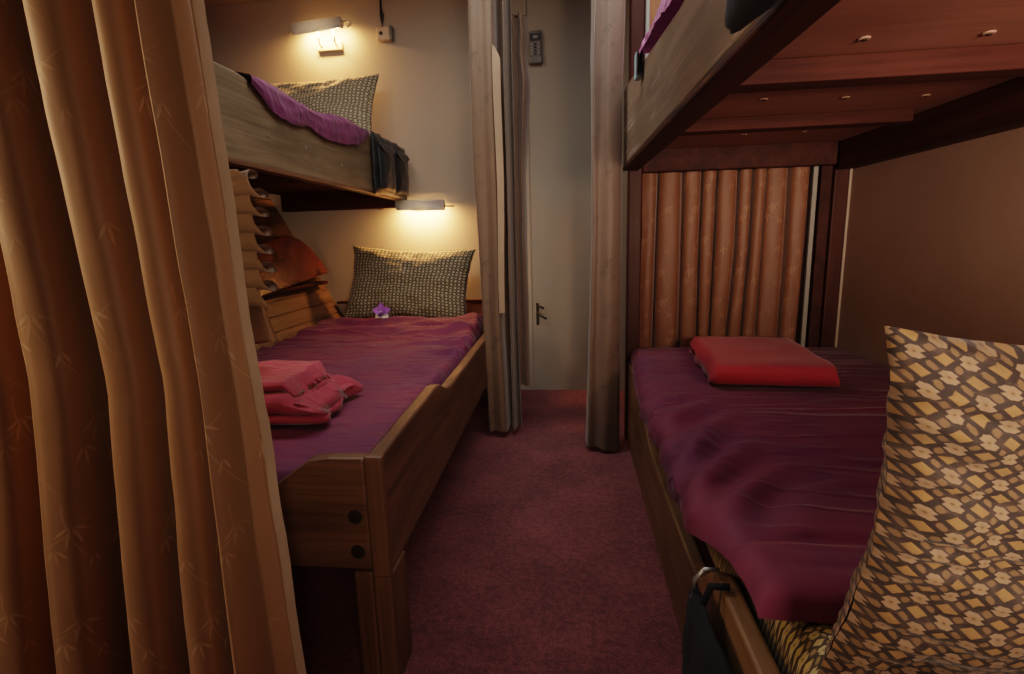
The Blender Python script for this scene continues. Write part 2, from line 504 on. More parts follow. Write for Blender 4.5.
# left wall: the sloping planked side of the boat
def hull_x(z): return -1.40 - .55 * (z - .46)
def hull():
    pts = []; z = -.05
    while z < CEIL + .01:
        for dz, g in ((0, .006), (.003, 0), (.062, 0), (.065, .006)):
            pts.append((hull_x(z + dz) - g, z + dz))
        z += .068
    t = bmesh.new()
    A = [t.verts.new((x, -1.2, z)) for x, z in pts]; B = [t.verts.new((x, YB, z)) for x, z in pts]
    for i in range(len(pts) - 1): t.faces.new((A[i], B[i], B[i + 1], A[i + 1]))
    return t
struct('wall_left', hull(), M['hull'])

# trim on the back wall: upright seam strip, and the frame boards of the partition by the right bunk
struct('trim_1', box(-.255, -.235, YB - .012, YB, 0, CEIL, .003), M['wall'])
PY = 2.30
struct('trim_2', box(.232, .288, PY - .045, PY + .015, 0, CEIL, .006), M['red_z'])
struct('trim_3', box(.288, 1.03, PY - .05, PY, 1.155, 1.245, .004), M['red_y'])
struct('trim_4', box(1.040, 1.098, PY - .02, PY + .02, 0, 1.16, .004), M['red_z'])
struct('trim_5', box(.998, 1.040, PY + .0, PY + .04, 0, 1.16, .004), M['red_y'])
struct('trim_6', box(.972, .990, PY + .01, PY + .03, 0, 1.16, .003), M['palew'])
struct('trim_7', box(1.090, 1.0995, PY - .03, PY - .021, 0, 1.16, .002), M['pale'])
struct('trim_8', box(.288, 1.098, PY + .12, PY + .14, 0, CEIL), M['red_z'])
struct('trim_9', box(.305, 1.098, PY - .02, PY + .0, 1.25, CEIL), M['orange'])
struct('trim_10', box(.288, .302, PY - .06, PY - .04, 1.40, CEIL, .003), M['bluewhite'])
for k, z in enumerate((.60, .70, .84)):
    struct('trim_%d' % (11 + k), box(.935, .968, PY + .09, PY + .12, z, z + .055, .004), M['pale'] if k < 2 else M['dark'])

# ------------------------------------------------------------------ left lower bunk
LB = thing('lower_bunk_bed', (-.42, .94, 0), 'wooden lower bunk bed frame with square bolted corner post and raised footboard', 'bunk bed')
XR = -.364
rail = [(.905, .245), (.905, .500), (1.33, .508), (1.36, .507), (1.40, .500), (1.44, .482), (1.49, .466), (1.55, .460), (YB - .005, .460), (YB - .005, .245)]
def lshear(p): return (p[0] - .020 * (p[1] - .9), p[1], p[2])
link('side_rail', prism(rail, 'x', XR - .034, XR, .006, 2, shear=lshear), M['oak'], LB)
fb = [(-.398, .26), (-.398, .497), (-.47, .496), (-.51, .490), (-.55, .462), (-.60, .425), (-.66, .405), (-.80, .400), (-1.345, .400), (-1.27, .26)]
link('footboard', prism(fb, 'y', .893, .927, .006), M['oak_x'], LB)
post = bmesh.new()
prism([(-.437, .0), (-.437, .262), (-.399, .262), (-.399, .498), (-.3975, .498), (-.3975, 0)], 'y', .895, .975, 0, 2, post)
link('leg', box(-.437, -.398, .889, .985, 0, .258, .005), M['oak_z'], LB)
leg2 = link('leg', box(-.397, -.361, .889, .985, 0, .2485, .004), M['oak_z'], LB)
link('corner_post', box(-.397, -.360, .886, .907, .249, .5035, .005), M['oak_z'], LB)
for z in (.375, .300):
    bo = link('bolt', disc((-.425, .893, z), (0, -1, 0), .011, .003), M['screw'], LB)
    link('washer', tube([(-.425, .8932, z), (-.425, .8915, z)], [.015, .0145], 16), M['dark'], bo)
link('bed_base', box(-1.30, -.445, .93, YB - .01, .30, .33), M['red'], LB)
link('headboard', box(-1.31, -.445, YB - .03, YB - .002, .33, .545, .004), M['orange'], LB)
link('head_ledge', box(-1.42, -.445, YB - .045, YB - .002, .546, .560, .003), M['red'], LB)

def wrinkles(x, y, s=0):
    a = fbm(x * 2.2 + s, y * 1.1, s, 2) * .007
    q = fbm(x * 1.5, y * 1.5, s + 20, 2)
    b = max(0, 1 - abs(fbm(x * 1.6 + y * .9 + s, y * 7.5 - x * 2.0, s + 7, 3)) * 2.2) ** 3 * .006 * max(0, .5 + q)
    c = max(0, 1 - abs(fbm(x * 3 + s + 3, y * 17 + x * 3, s + 2, 3)) * 2.0) ** 3 * .0028
    return a + b + c

def sm(x, a, b):
    t = max(0, min(1, (x - a) / (b - a))); return t * t * (3 - 2 * t)

def bedding(x0, x1, y0, y1, ztop, zbot, top, nu=70, nv=110, r=.05, lim=None):
    """Closed mattress/duvet body; top(x,y) adds relief. Rounded edges of radius r."""
    t = bmesh.new()
    def pt(u, v):
        x = x0(v) + (x1(v) - x0(v)) * u; y = y0 + (y1 - y0) * v
        dx = min(x - x0(v), x1(v) - x); dy = min(y - y0, y1 - y)
        def edge(d): d = min(d / r, 1); return 1 - math.sqrt(max(0, 1 - (1 - d) ** 2))
        k = min(1, math.hypot(edge(dx), edge(dy)))
        z = zbot + (ztop - zbot) * (1 - k) + top(x, y) * (1 - k)
        return (max(x, lim(z)) if lim else x, y, z)
    def warp(u): return .5 - .5 * math.cos(PI * u) if False else (u + .35 * math.sin(2 * PI * u) / (2 * PI) * -1)
    us = [warp(i / nu) for i in range(nu + 1)]; vs = [j / nv for j in range(nv + 1)]
    G = [[t.verts.new(pt(u, v)) for v in vs] for u in us]
    for i in range(nu):
        for j in range(nv): t.faces.new((G[i][j], G[i + 1][j], G[i + 1][j + 1], G[i][j + 1]))
    rim = [G[i][0] for i in range(nu)] + [G[nu][j] for j in range(nv)] + [G[i][nv] for i in range(nu, 0, -1)] + [G[0][j] for j in range(nv, 0, -1)]
    low = [t.verts.new((max(v.co.x, lim(zbot - .01)) if lim else v.co.x, v.co.y, zbot - .01)) for v in rim]
    n = len(rim)
    for i in range(n): t.faces.new((rim[i], low[i], low[(i + 1) % n], rim[(i + 1) % n]))
    t.faces.new(low)
    return t

def ltop(x, y):
    z = wrinkles(x, y, 1.3)
    # rumpled roll of sheet below the pillow and bunching along the rail
    z += .040 * math.exp(-((y - 2.62 + .06 * fbm(x * 3, 1)) / .09) ** 2) * (.6 + .4 * sm(x, -1.3, -.7))
    z += .034 * math.exp(-((y - 2.44 + .05 * (x + .9)) / .035) ** 2) * sm(x, -1.35, -1.0)
    for yc, am, wd, sl, ph in ((2.30, .016, .022, .10, 1), (2.40, .020, .028, -.06, 3), (2.50, .024, .030, .05, 5), (2.58, .020, .024, -.12, 8), (2.15, .010, .018, .16, 11)):
        d = y - yc - sl * (x + .9) - .05 * fbm(x * 3.2, ph, 1)
        z += 1.5 * am * math.exp(-(d / wd) ** 2) * max(0, .5 + 1.1 * fbm(x * 2.4, ph + 30, 2))
    z += .018 * sm(y, 2.2, 2.7)
    near = math.exp(-((x + .44) / .12) ** 2)
    z += near * .018 * math.sin(y * 30 + x * 25 + fbm(y * 3, x) * 4) * sm(y, 1.5, 2.0)
    z += near * .012 * sm(y, 1.5, 2.0)
    z -= .02 * (1 - sm(y, .93, 1.2))
    return z
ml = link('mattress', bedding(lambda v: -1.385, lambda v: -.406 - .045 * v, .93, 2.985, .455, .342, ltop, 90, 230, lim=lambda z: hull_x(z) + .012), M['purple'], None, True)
tag(ml, 'mattress in a rumpled burgundy sheet on the left lower bunk', 'mattress')

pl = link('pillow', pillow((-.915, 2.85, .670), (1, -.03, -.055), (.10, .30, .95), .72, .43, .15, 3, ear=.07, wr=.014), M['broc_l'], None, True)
tag(pl, 'patterned grey-green pillow standing against wall on the left lower bunk', 'pillow')

tw = link('folded_towel', folded(4, .44, .30, .024, 2, .002, .006, .009, rot=.14, at=(-.87, 1.255, .470), lump=1.2, ends=.035), M['towel_l'], None, True)
tag(tw, 'rose-red towel folded in soft layers on left lower mattress by gold curtain', 'towel')

# orchid flower
FL = thing('orchid_flower', (-.995, 2.60, .515), 'small violet and white orchid flower lying before the grey-green pillow', 'flower')
def petal(ang, L, w, up, mat, name='petal', c=(-.985, 2.595, .548)):
    d = Vector((math.cos(ang), -.35, math.sin(ang) * .9 + .1)).normalized(); s = d.cross(Vector((0, -1, .5))).normalized(); n = d.cross(s)
    def f(u, v):
        wv = w * math.sin(PI * (u * .9 + .06)) ** .8
        return Vector(c) + d * (L * u) + s * ((v - .5) * 2 * wv) + n * (up * u * u - abs(v - .5) * .01)
    return link(name, sheet(8, 6, f), mat, FL, True)
for k in range(5): petal(PI / 2 + k * 2 * PI / 5, .050, .019, .012, M['petal'] if k not in (2, 3) else M['petalw'])
petal(-PI / 2 - .2, .032, .014, -.022, M['petald'], 'lip'); petal(-PI / 2 + .9, .026, .010, -.018, M['petald'], 'lip')
petal(PI / 2 - .1, .018, .008, -.03, M['petalw'], 'column')

# red lacquered shelf board along the hull
t = prism([(1.45, .60), (1.45, .82), (2.42, .915), (2.70, .955), (2.78, .955), (2.86, .935), (2.93, .89), (2.985, .80), (3.00, .75), (2.98, .735)], 'x', -1.475, -1.435, .008, 2,
          shear=lambda p: (p[0] - .45 * (p[2] - .70), p[1], p[2]))
sh = thing('hull_shelf', (-1.5, 2.6, .6), 'red lacquered curved-end shelf board along the planked hull', 'shelf')
link('shelf_lip', t, M['lacq'], sh)
link('shelf_bottom', box(-1.58, -1.45, 1.45, 2.97, .672, .69, .003), M['red_y'], sh)

# ------------------------------------------------------------------ left upper bunk
UB = thing('upper_bunk_bed', (-1.2, 2.2, 1.14), 'weathered wooden upper bunk on the left with dropped middle rail', 'bunk bed')
XU = -.965
rail = [(1.38, 1.148), (1.38, 1.40), (1.52, 1.402), (1.56, 1.398), (1.60, 1.385), (1.66, 1.352), (1.72, 1.335), (2.36, 1.345), (2.42, 1.372), (2.47, 1.402), (2.52, 1.42), (YB - .004, 1.424), (YB - .004, 1.152)]
link('side_rail', prism(rail, 'x', XU - .034, XU, .005), M['grey_oak'], UB)
link('rail_cap', box(XU - .036, XU + .004, 1.38, YB - .004, 1.136, 1.151, .003), M['oak'], UB)
link('bunk_base', box(-1.735, XU - .036, 1.40, YB - .005, 1.20, 1.22), M['red_y'], UB)
link('end_board', box(-1.72, XU - .036, 1.38, 1.40, 1.14, 1.34, .004), M['red'], UB)
link('cleat', box(-1.70, XU - .04, YB - .06, YB - .006, 1.10, 1.199, .004), M['red'], UB)
link('cleat', box(-1.70, XU - .04, 2.0, 2.04, 1.145, 1.199, .004), M['red'], UB)
for y in (1.66, 1.90, 2.2): link('screw', disc((XU, y, 1.25 - .02 * (y > 2)), (1, 0, 0), .006, .002), M['steel'], UB)

def utop(x, y): return wrinkles(x, y, 4.1) * .8
mu = thing('mattress', (-1.35, 2.2, 1.22), 'mattress in plum sheet spilling over the left upper bunk rail', 'mattress')
link('cover', bedding(lambda v: -1.70, lambda v: -1.002, 1.42, 2.99, 1.40, 1.232, utop, 40, 70), M['purple_up'], mu, True)
# sheet edge spilling over the dropped rail
RAILTOP = [(1.38, 1.40), (1.52, 1.402), (1.56, 1.398), (1.60, 1.385), (1.66, 1.352), (1.72, 1.335), (2.36, 1.345), (2.42, 1.372), (2.47, 1.402), (2.52, 1.42), (3.1, 1.424)]
def railtop(y):
    for (ya, za), (yb, zb) in zip(RAILTOP, RAILTOP[1:]):
        if y <= yb: return za + (zb - za) * (y - ya) / (yb - ya)
    return 1.424
def spill(u, v):
    y = 1.575 + .925 * u
    lo = railtop(y) - .012 - .022 * abs(math.sin(u * 7 + .6)) * math.sin(PI * u)
    top = 1.422 + .009 * math.sin(u * 11) + .024 * sm(u, .6, .85)
    prof = [(-1.10, 1.40), (-1.03, top), (-.982, top - .006), (-.956, top * .7 + lo * .3), (-.950, top * .35 + lo * .65), (-.954, lo)]
    k = v * (len(prof) - 1); i = min(int(k), len(prof) - 2); f = k - i
    x = prof[i][0] + (prof[i + 1][0] - prof[i][0]) * f; z = prof[i][1] + (prof[i + 1][1] - prof[i][1]) * f
    b = fbm(u * 9 + v * 2, v * 3, 2) * .010
    return (x + abs(b) * .9, y, z + b * .5)
link('sheet_edge', sheet(60, 20, spill), M['purple_up'], mu, True)
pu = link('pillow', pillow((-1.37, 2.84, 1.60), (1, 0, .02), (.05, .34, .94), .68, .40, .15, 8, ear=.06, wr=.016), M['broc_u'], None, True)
tag(pu, 'patterned pale grey pillow propped against the wall on the left upper bunk', 'pillow')

# black hanging pouch at the rail end
PO = thing('hanging_pouch', (-.95, 2.75, 1.15), 'black pocketed pouch hung over the end of the left upper bunk rail', 'pouch')
def pP(u, v):
    y = 2.515 + .50 * u; z = 1.425 - .285 * v
    return (-.945 + fbm(u * 5, v * 5, 3) * .006, y, z), (1, 0, 0)
link('back_panel', slab(pP, lambda u, v: .014 * (1 - (2 * u - 1) ** 8) * (1 - (2 * v - 1) ** 8) + .002), M['black'], PO, True)
for k in range(2):
    def qP(u, v, k=k):
        y = 2.54 + k * .235 + .21 * u; z = 1.36 - .20 * v
        return (-.925 + .012 * math.sin(PI * u) + fbm(u * 3 + k * 4, v * 3, 5) * .005, y, z), (1, 0, 0)
    pk = link('pocket', slab(qP, lambda u, v: .010 * (1 - (2 * u - 1) ** 6) * (1 - (2 * v - 1) ** 6) + .001, 20, 20), M['black'], PO, True)
    def fP(u, v, k=k):
        y = 2.54 + k * .235 + .21 * u; z = 1.385 - (.07 - .05 * abs(2 * u - 1)) * v - .004
        return (-.910 + .004 * math.sin(PI * u) - .010 * (1 - v), y, z), (1, 0, 0)
    link('flap', slab(fP, lambda u, v: .003, 16, 6), M['black'], pk, True)
link('strap', box(-1.004, -.945, 2.60, 2.64, 1.426, 1.431), M['black'], PO)
link('strap', box(-1.004, -.945, 2.86, 2.90, 1.426, 1.431), M['black'], PO)

# ------------------------------------------------------------------ wall lamps
def lamp(name, x, z, label, roll=0.0, plate_dx=0.0, plate_dz=-.07, hook=True):
    L = thing(name, (x, YB, z), label, 'lamp', None)
    yc = YB - .075; hl = .135; r = .030
    c, s = math.cos(roll), math.sin(roll)
    def W(dx, dz, y): return (x + dx * c - dz * s, y, z + dx * s + dz * c)
    # half-round shade, open side towards the wall and down
    def f(u, v):
        a = math.radians(-88) + math.radians(238) * v     # from lower front round the top to the back
        ang = a
        return W(-hl + 2 * hl * u, r * math.sin(ang), yc - r * math.cos(ang))
    t = sheet(2, 20, f)
    bmesh.ops.solidify(t, geom=t.faces[:], thickness=.0025)
    sd = link('lamp_shade', t, M['shade'], L, True)
    for e in (-1, 1):
        link('end_cap', tube([W(e * hl, 0, yc), W(e * (hl + .004), 0, yc)], [r * 1.0, r * .96], 20), M['shade'], L)
    link('bulb', tube([W(-hl * .85, -.004, yc), W(hl * .85, -.004, yc)], .010, 12), M['bulb'], L, True)
    mp = link('mounting_plate', box(x + plate_dx - .075, x + plate_dx + .075, YB - .018, YB - .001, z + plate_dz - .022, z + plate_dz + .022, .004), M['plate'], L)
    for dx in (-.045, .045):
        link('arm', tube([(x + plate_dx + dx, YB - .016, z + plate_dz), (x + plate_dx + dx, YB - .04, z + plate_dz + .006), W(plate_dx + dx, -.012, yc + .022)], .005, 8), M['steel'], L, True)
    if hook:
        link('pull_wire', tube([W(-hl, 0, yc), W(-hl - .02, -.006, yc), W(-hl - .035, -.012, yc)], .004, 8), M['steel'], L, True)
        pts = [W(hl, .004, yc)] + [W(hl + .03 + .022 * math.sin(a), .014 * math.cos(a) - .008, yc + .01) for a in [PI * i / 8 for i in range(9)]]
        link('cord_loop', tube(pts, .0045, 8), M['steel'], L, True)
    else:
        link('end_rod', tube([W(hl, -.006, yc), W(hl + .06, -.007, yc)], .004, 8), M['dark'], L, True)
        link('end_rod', tube([W(-hl, -.006, yc), W(-hl - .04, -.008, yc)], .004, 8), M['dark'], L, True)
        link('top_wire', tube([W(hl * .3, .03, yc), W(hl * .75, .037, yc), W(hl * .78, .03, yc)], .002, 6), M['steel'], L, True)
    return L
lamp('wall_lamp', -1.375, 2.075, 'lit grey tube lamp above the left upper bunk beside a socket', .06, .035, -.085, True)
lamp('wall_lamp', -.855, 1.108, 'lit grey tube lamp below the left upper bunk over the lower pillow', -.03, 0, -.004, False)
bx = thing('wall_socket', (-1.02, YB, 2.03), 'small cream wall socket box to the right of the upper lamp', 'socket')
link('box', box(-1.055, -.985, YB - .04, YB - .001, 1.995, 2.06, .005), M['plate'], bx)
link('socket_hole', disc((-1.03, YB - .04, 2.028), (0, -1, 0), .010, .002), M['dark'], bx)
link('side_cover', box(-.985, -.968, YB - .045, YB - .001, 1.99, 2.065, .004), M['greyp'], bx)
link('cord', tube([(-1.03, YB - .008, CEIL - .002), (-1.032, YB - .010, 2.16), (-1.026, YB - .018, 2.125), (-1.03, YB - .01, 2.062)], [.007, .006, .011, .002], 10), M['dark'], bx, True)
bk = thing('wall_bracket', (-1.10, YB, 1.14), 'small tan wooden bracket on wall left of the lower lamp', 'bracket')
link('upright', box(-1.118, -1.098, YB - .03, YB - .001, 1.095, 1.15, .003), M['oak_z'], bk)
link('shelf_bar', box(-1.118, -.99, YB - .035, YB - .001, 1.151, 1.160, .002), M['oak_x'], bk)

# ------------------------------------------------------------------ remote control on the back wall
RM = thing('remote_control', (-.185, YB, 1.83), 'small grey remote control with black screen in holder on back wall', 'remote control')
rx, rz = -.188, 1.915
link('body', box(rx - .034, rx + .034, YB - .032, YB - .010, rz - .075, rz + .075, .012, 4), M['greyp'], RM, False)
link('holder', box(rx - .037, rx + .037, YB - .036, YB - .001, rz - .09, rz - .05, .008, 3), M['greyp'], RM)
sc = link('screen', box(rx - .027, rx + .027, YB - .0345, YB - .030, rz + .022, rz + .058, .002), M['blackp'], RM)
link('screen_glint', box(rx - .012, rx + .012, YB - .0355, YB - .034, rz + .034, rz + .048, .0005), M['btn'], sc)
for i in range(3):
    for j in range(4):
        link('button', box(rx - .026 + i * .019, rx - .026 + i * .019 + .013, YB - .0345, YB - .031, rz - .046 + j * .016, rz - .046 + j * .016 + .010, .002), M['btn'] if i != 1 else M['blackp'], RM)
hk = thing('wall_hook', (-.205, YB, .50), 'small dark iron hook low on the back wall beside the middle curtain', 'hook')
link('hook_plate', box(-.212, -.196, YB - .006, YB - .001, .40, .53, .002), M['dark'], hk)
link('hook_arm', tube([(-.204, YB - .006, .51), (-.185, YB - .03, .512), (-.165, YB - .032, .50)], .006, 8), M['dark'], hk, True)
link('hook_arm', tube([(-.204, YB - .006, .48), (-.18, YB - .03, .455), (-.150, YB - .032, .44)], .006, 8), M['dark'], hk, True)

# ------------------------------------------------------------------ curtains
CT = CEIL - .02
# gold foreground curtain: ridge positions read at three heights
RID = {1.26: [-1.20, -1.07, -.94, -.815, -.727, -.630, -.562, -.500],
       .70:  [-1.17, -1.05, -.935, -.815, -.705, -.612, -.545, -.482],
       .13:  [-1.24, -1.13, -1.025, -.885, -.757, -.652, -.562, -.462]}
def ridges(z):
    if z > 1.26: return [a + .2 * (a - b) * 0 for a, b in zip(RID[1.26], RID[.70])]
    return RID[z]
def goldrow(z, spread):
    R_ = ridges(z); P = []
    for k in range(len(R_) - 1):
        a, b = R_[k], R_[k + 1]; w = b - a
        yy = .745 + .012 * math.sin(k * 1.7)
        if k == len(R_) - 2:
            P += [(a + w * .02, yy - .050), (a + w * .2, yy - .056), (a + w * .38, yy - .02), (a + w * .5, yy - .01), (a + w * .62, yy - .036), (a + w * .75, yy - .034), (a + w * .88, yy - .02)]; continue
        P += [(a + w * .02, yy - .056), (a + w * .12, yy - .070), (a + w * .46, yy - .064), (a + w * .57, yy - .045), (a + w * .60, yy + .02), (a + w * .70, yy + .065), (a + w * .92, yy + .075), (a + w * .99, yy + .03)]
    P += [(R_[-1] - .012, .722), (R_[-1] - .006, .730)]
    return (z, P)
def goldtop():
    z, P = goldrow(1.26, 1); return (CT, [(x, y) for x, y in P])
GC = thing('curtain', (-.85, .745, 0), 'large gold bamboo-print curtain hanging in deep folds at the left front', 'curtain')
rows = [goldtop(), goldrow(1.26, 1), goldrow(.70, 1), goldrow(.13, 1)]
z, P = rows[-1]; rows.append((.02, P))
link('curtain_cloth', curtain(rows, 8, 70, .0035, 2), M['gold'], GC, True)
def selv(u, v):
    z = CT + (.02 - CT) * v
    zs = [(CT, -.500), (1.26, -.500), (.70, -.482), (.13, -.462), (.02, -.460)]
    for (za, a), (zb, b) in zip(zs, zs[1:]):
        if z >= zb - 1e-6: x = a + (b - a) * (za - z) / (za - zb); break
    k = fbm(z * 3, 2) * .004 + fbm(z * 9, 6) * .002
    return (x - .010 + .009 * u + k * .6, .724 + .012 * u * u + k, z)
link('selvedge', sheet(4, 80, selv), M['cream'], GC, True)

# gathered beige voile bunched behind it
RU = thing('gathered_curtain', (-.86, 1.34, .65), 'beige gathered curtain with ruffled zigzag edge showing beside the gold curtain', 'curtain')
def ruf(u, v):
    n = 7.2; ph = 2 * PI * n * v; per = .345 / n
    amp = .003 + .017 * u ** 1.3
    z = 1.105 - .345 * v
    x = -1.02 + .222 * u - .035 * (1 - sm(v, 0, .12)) * u + amp * math.sin(ph)
    y = 1.30 + .04 * (1 - u) - amp * 1.3 * math.cos(ph)
    z -= per * .52 * math.sin(ph + .5) * u
    return (x + fbm(v * 8, u * 2, 4) * .005, y, z)
t = sheet(18, 200, ruf); bmesh.ops.solidify(t, geom=t.faces[:], thickness=.003)
link('ruffle', t, M['ruffle'], RU, True)
def tail(u, v):
    z = .775 - .15 * v
    x = -1.02 + .198 * u + .045 * v * u + .01 * math.sin(u * 18) * (1 - .4 * u)
    return (x, 1.325 + .02 * math.sin(u * 17 + v) - .02 * u, z + .02 * u)
t = sheet(30, 16, tail); bmesh.ops.solidify(t, geom=t.faces[:], thickness=.003)
link('curtain_tail', t, M['ruffle'], RU, True)

# middle curtain by the foot of the aisle (left side) and the darker one behind it
MC = thing('curtain', (-.34, 2.3, 0), 'tan bamboo-print curtain hanging at the end of the left bunk by the aisle', 'curtain')
Pm_t = [(-.415, 2.40), (-.416, 2.31), (-.408, 2.285), (-.385, 2.278), (-.36, 2.284), (-.335, 2.27), (-.315, 2.272), (-.306, 2.30), (-.302, 2.36), (-.285, 2.38), (-.272, 2.30), (-.262, 2.34), (-.250, 2.38), (-.238, 2.33)]
Pm_b = [(-.388, 2.36), (-.388, 2.29), (-.386, 2.265), (-.375, 2.256), (-.365, 2.268), (-.330, 2.25), (-.308, 2.255), (-.302, 2.28), (-.298, 2.34), (-.290, 2.36), (-.272, 2.27), (-.260, 2.33), (-.248, 2.35), (-.234, 2.29)]
link('curtain_cloth', curtain([(CT, Pm_t), (1.2, [(x - .004, y) for x, y in Pm_t]), (.50, [(max(x - .008, -.40), y) for x, y in Pm_t]), (.03, Pm_b)], 8, 70, .005, 5, hem=.02), M['tan'], MC, True)
def strip(u, v):
    z = 1.68 - 1.10 * v
    return (-.315 - .004 * v + .030 * u * (1 - .3 * v) * sm(v, -.02, .05) + .003 * math.sin(z * 7), 2.262 + .03 * u + .018 * v * 0, z)
link('lining_strip', sheet(5, 50, strip), M['cream'], MC, True)
def strip2(u, v):
    z = CT - .75 * v
    return (-.415 + .012 * u - .006 * (1 - v), 2.372 - .05 * u, z)
link('lining_edge', sheet(3, 30, strip2), M['bluewhite'], MC, True)
BC = thing('curtain', (-.22, 2.45, 0), 'narrow dark brown curtain bunched behind the tan aisle curtain', 'curtain')
Pb_t = [(-.270, 2.47), (-.255, 2.44), (-.235, 2.47), (-.218, 2.44), (-.200, 2.46), (-.192, 2.50)]
Pb_m = [(-.275, 2.47), (-.258, 2.42), (-.235, 2.46), (-.208, 2.42), (-.188, 2.45), (-.180, 2.50)]
Pb_b = [(-.280, 2.47), (-.265, 2.42), (-.245, 2.46), (-.225, 2.42), (-.212, 2.45), (-.208, 2.50)]
link('curtain_cloth', curtain([(1.86, Pb_t), (1.78, [(x + .006, y) for x, y in Pb_t]), (1.70, Pb_t), (1.58, Pb_m), (1.2, Pb_b), (.20, Pb_b)], 8, 70, .006, 9), M['darkt'], BC, True)
link('curtain_track', box(-.265, -.195, 2.455, 2.475, 1.852, 1.862, .003), M['darkt'], BC)

# right aisle curtain
RC = thing('curtain', (.13, 2.13, 0), 'grey-tan bamboo-print curtain hanging by the post of the right bunks', 'curtain')
Pr_t = [(.080, 2.19), (.082, 2.13), (.092, 2.115), (.120, 2.125), (.150, 2.108), (.190, 2.108), (.210, 2.115), (.216, 2.16)]
Pr_m = [(.078, 2.19), (.080, 2.13), (.088, 2.115), (.112, 2.122), (.140, 2.10), (.172, 2.106), (.190, 2.125), (.196, 2.17)]
Pr_b = [(.053, 2.19), (.055, 2.13), (.064, 2.105), (.095, 2.115), (.130, 2.09), (.170, 2.10), (.190, 2.11), (.198, 2.15)]
link('curtain_cloth', curtain([(CT, Pr_t), (1.5, Pr_m), (.9, Pr_m), (.02, Pr_b)], 10, 70, .006, 13, hem=.02), M['greyt'], RC, True)
def re(u, v):
    z = CT - .95 * v
    return (.078 + .016 * u * (1 - .5 * v) + .003 * math.sin(z * 11), 2.185 - .075 * u, z)
link('lining_edge', sheet(3, 40, re), M['bluewhite'], RC, True)

# rust curtain closing the end of the right lower bunk
n = 22; Px = []
random.seed(11)
x = .295
while x < .955:
    w = random.uniform(.050, .105); d = random.uniform(.0, .022)
    Px += [(x, PY + .03 - d), (x + w * .4, PY + .020 - d), (x + w * .75, PY + .024 - d * .6), (x + w * .93, PY + .055 + d * .4)]
    x += w
Px = [(min(a, .955), b) for a, b in Px] + [(.962, PY + .03)]
RCu = link('curtain', curtain([(1.20, Px), (.85, [(a + .004 * math.sin(a * 30), b) for a, b in Px]), (.38, [(a - .02 * (a - .3) + .012 * math.sin(a * 16), b) for a, b in Px])], 6, 50, .005, 21), M['rust'], None, True)
tag(RCu, 'rust-brown bamboo-print curtain closing the far end of the right lower bunk', 'curtain')

# ------------------------------------------------------------------ right lower bunk
RB = thing('lower_bunk_bed', (.28, 1.2, 0), 'long low wooden rail frame of the right lower bunk with raised near end', 'bunk bed')
rail = [(-.3, .0), (-.3, .335), (.80, .328), (.845, .322), (.87, .308), (.905, .275), (.95, .240), (1.02, .226), (1.5, .226), (1.62, .24), (1.85, .32), (1.95, .36), (2.245, .36), (2.245, .0)]
link('side_rail', prism(rail, 'x', .240, .272, .006), M['oak_lit'], RB)
link('bed_base', box(.275, 1.095, -.3, 2.245, .22, .25), M['red'], RB)
link('end_board', box(.275, 1.095, .02, .05, .25, .60, .004), M['oak_x'], RB)

mr = link('mattress', bedding(lambda v: .278, lambda v: 1.095, .06, 2.235, .385, .262, lambda x, y: wrinkles(x, y, 9) * .5, 40, 90, .05), M['broc_s'], None, True)
# UVs in metres for its woven pattern
uvl = mr.data.uv_layers.new(name='UVMap')
for lp in mr.data.loops:
    co = mr.data.vertices[lp.vertex_index].co; uvl.data[lp.index].uv = (co.x * .95, co.y)
tag(mr, 'mattress in olive and gold patterned sheet showing at the near end of right bunk', 'mattress')

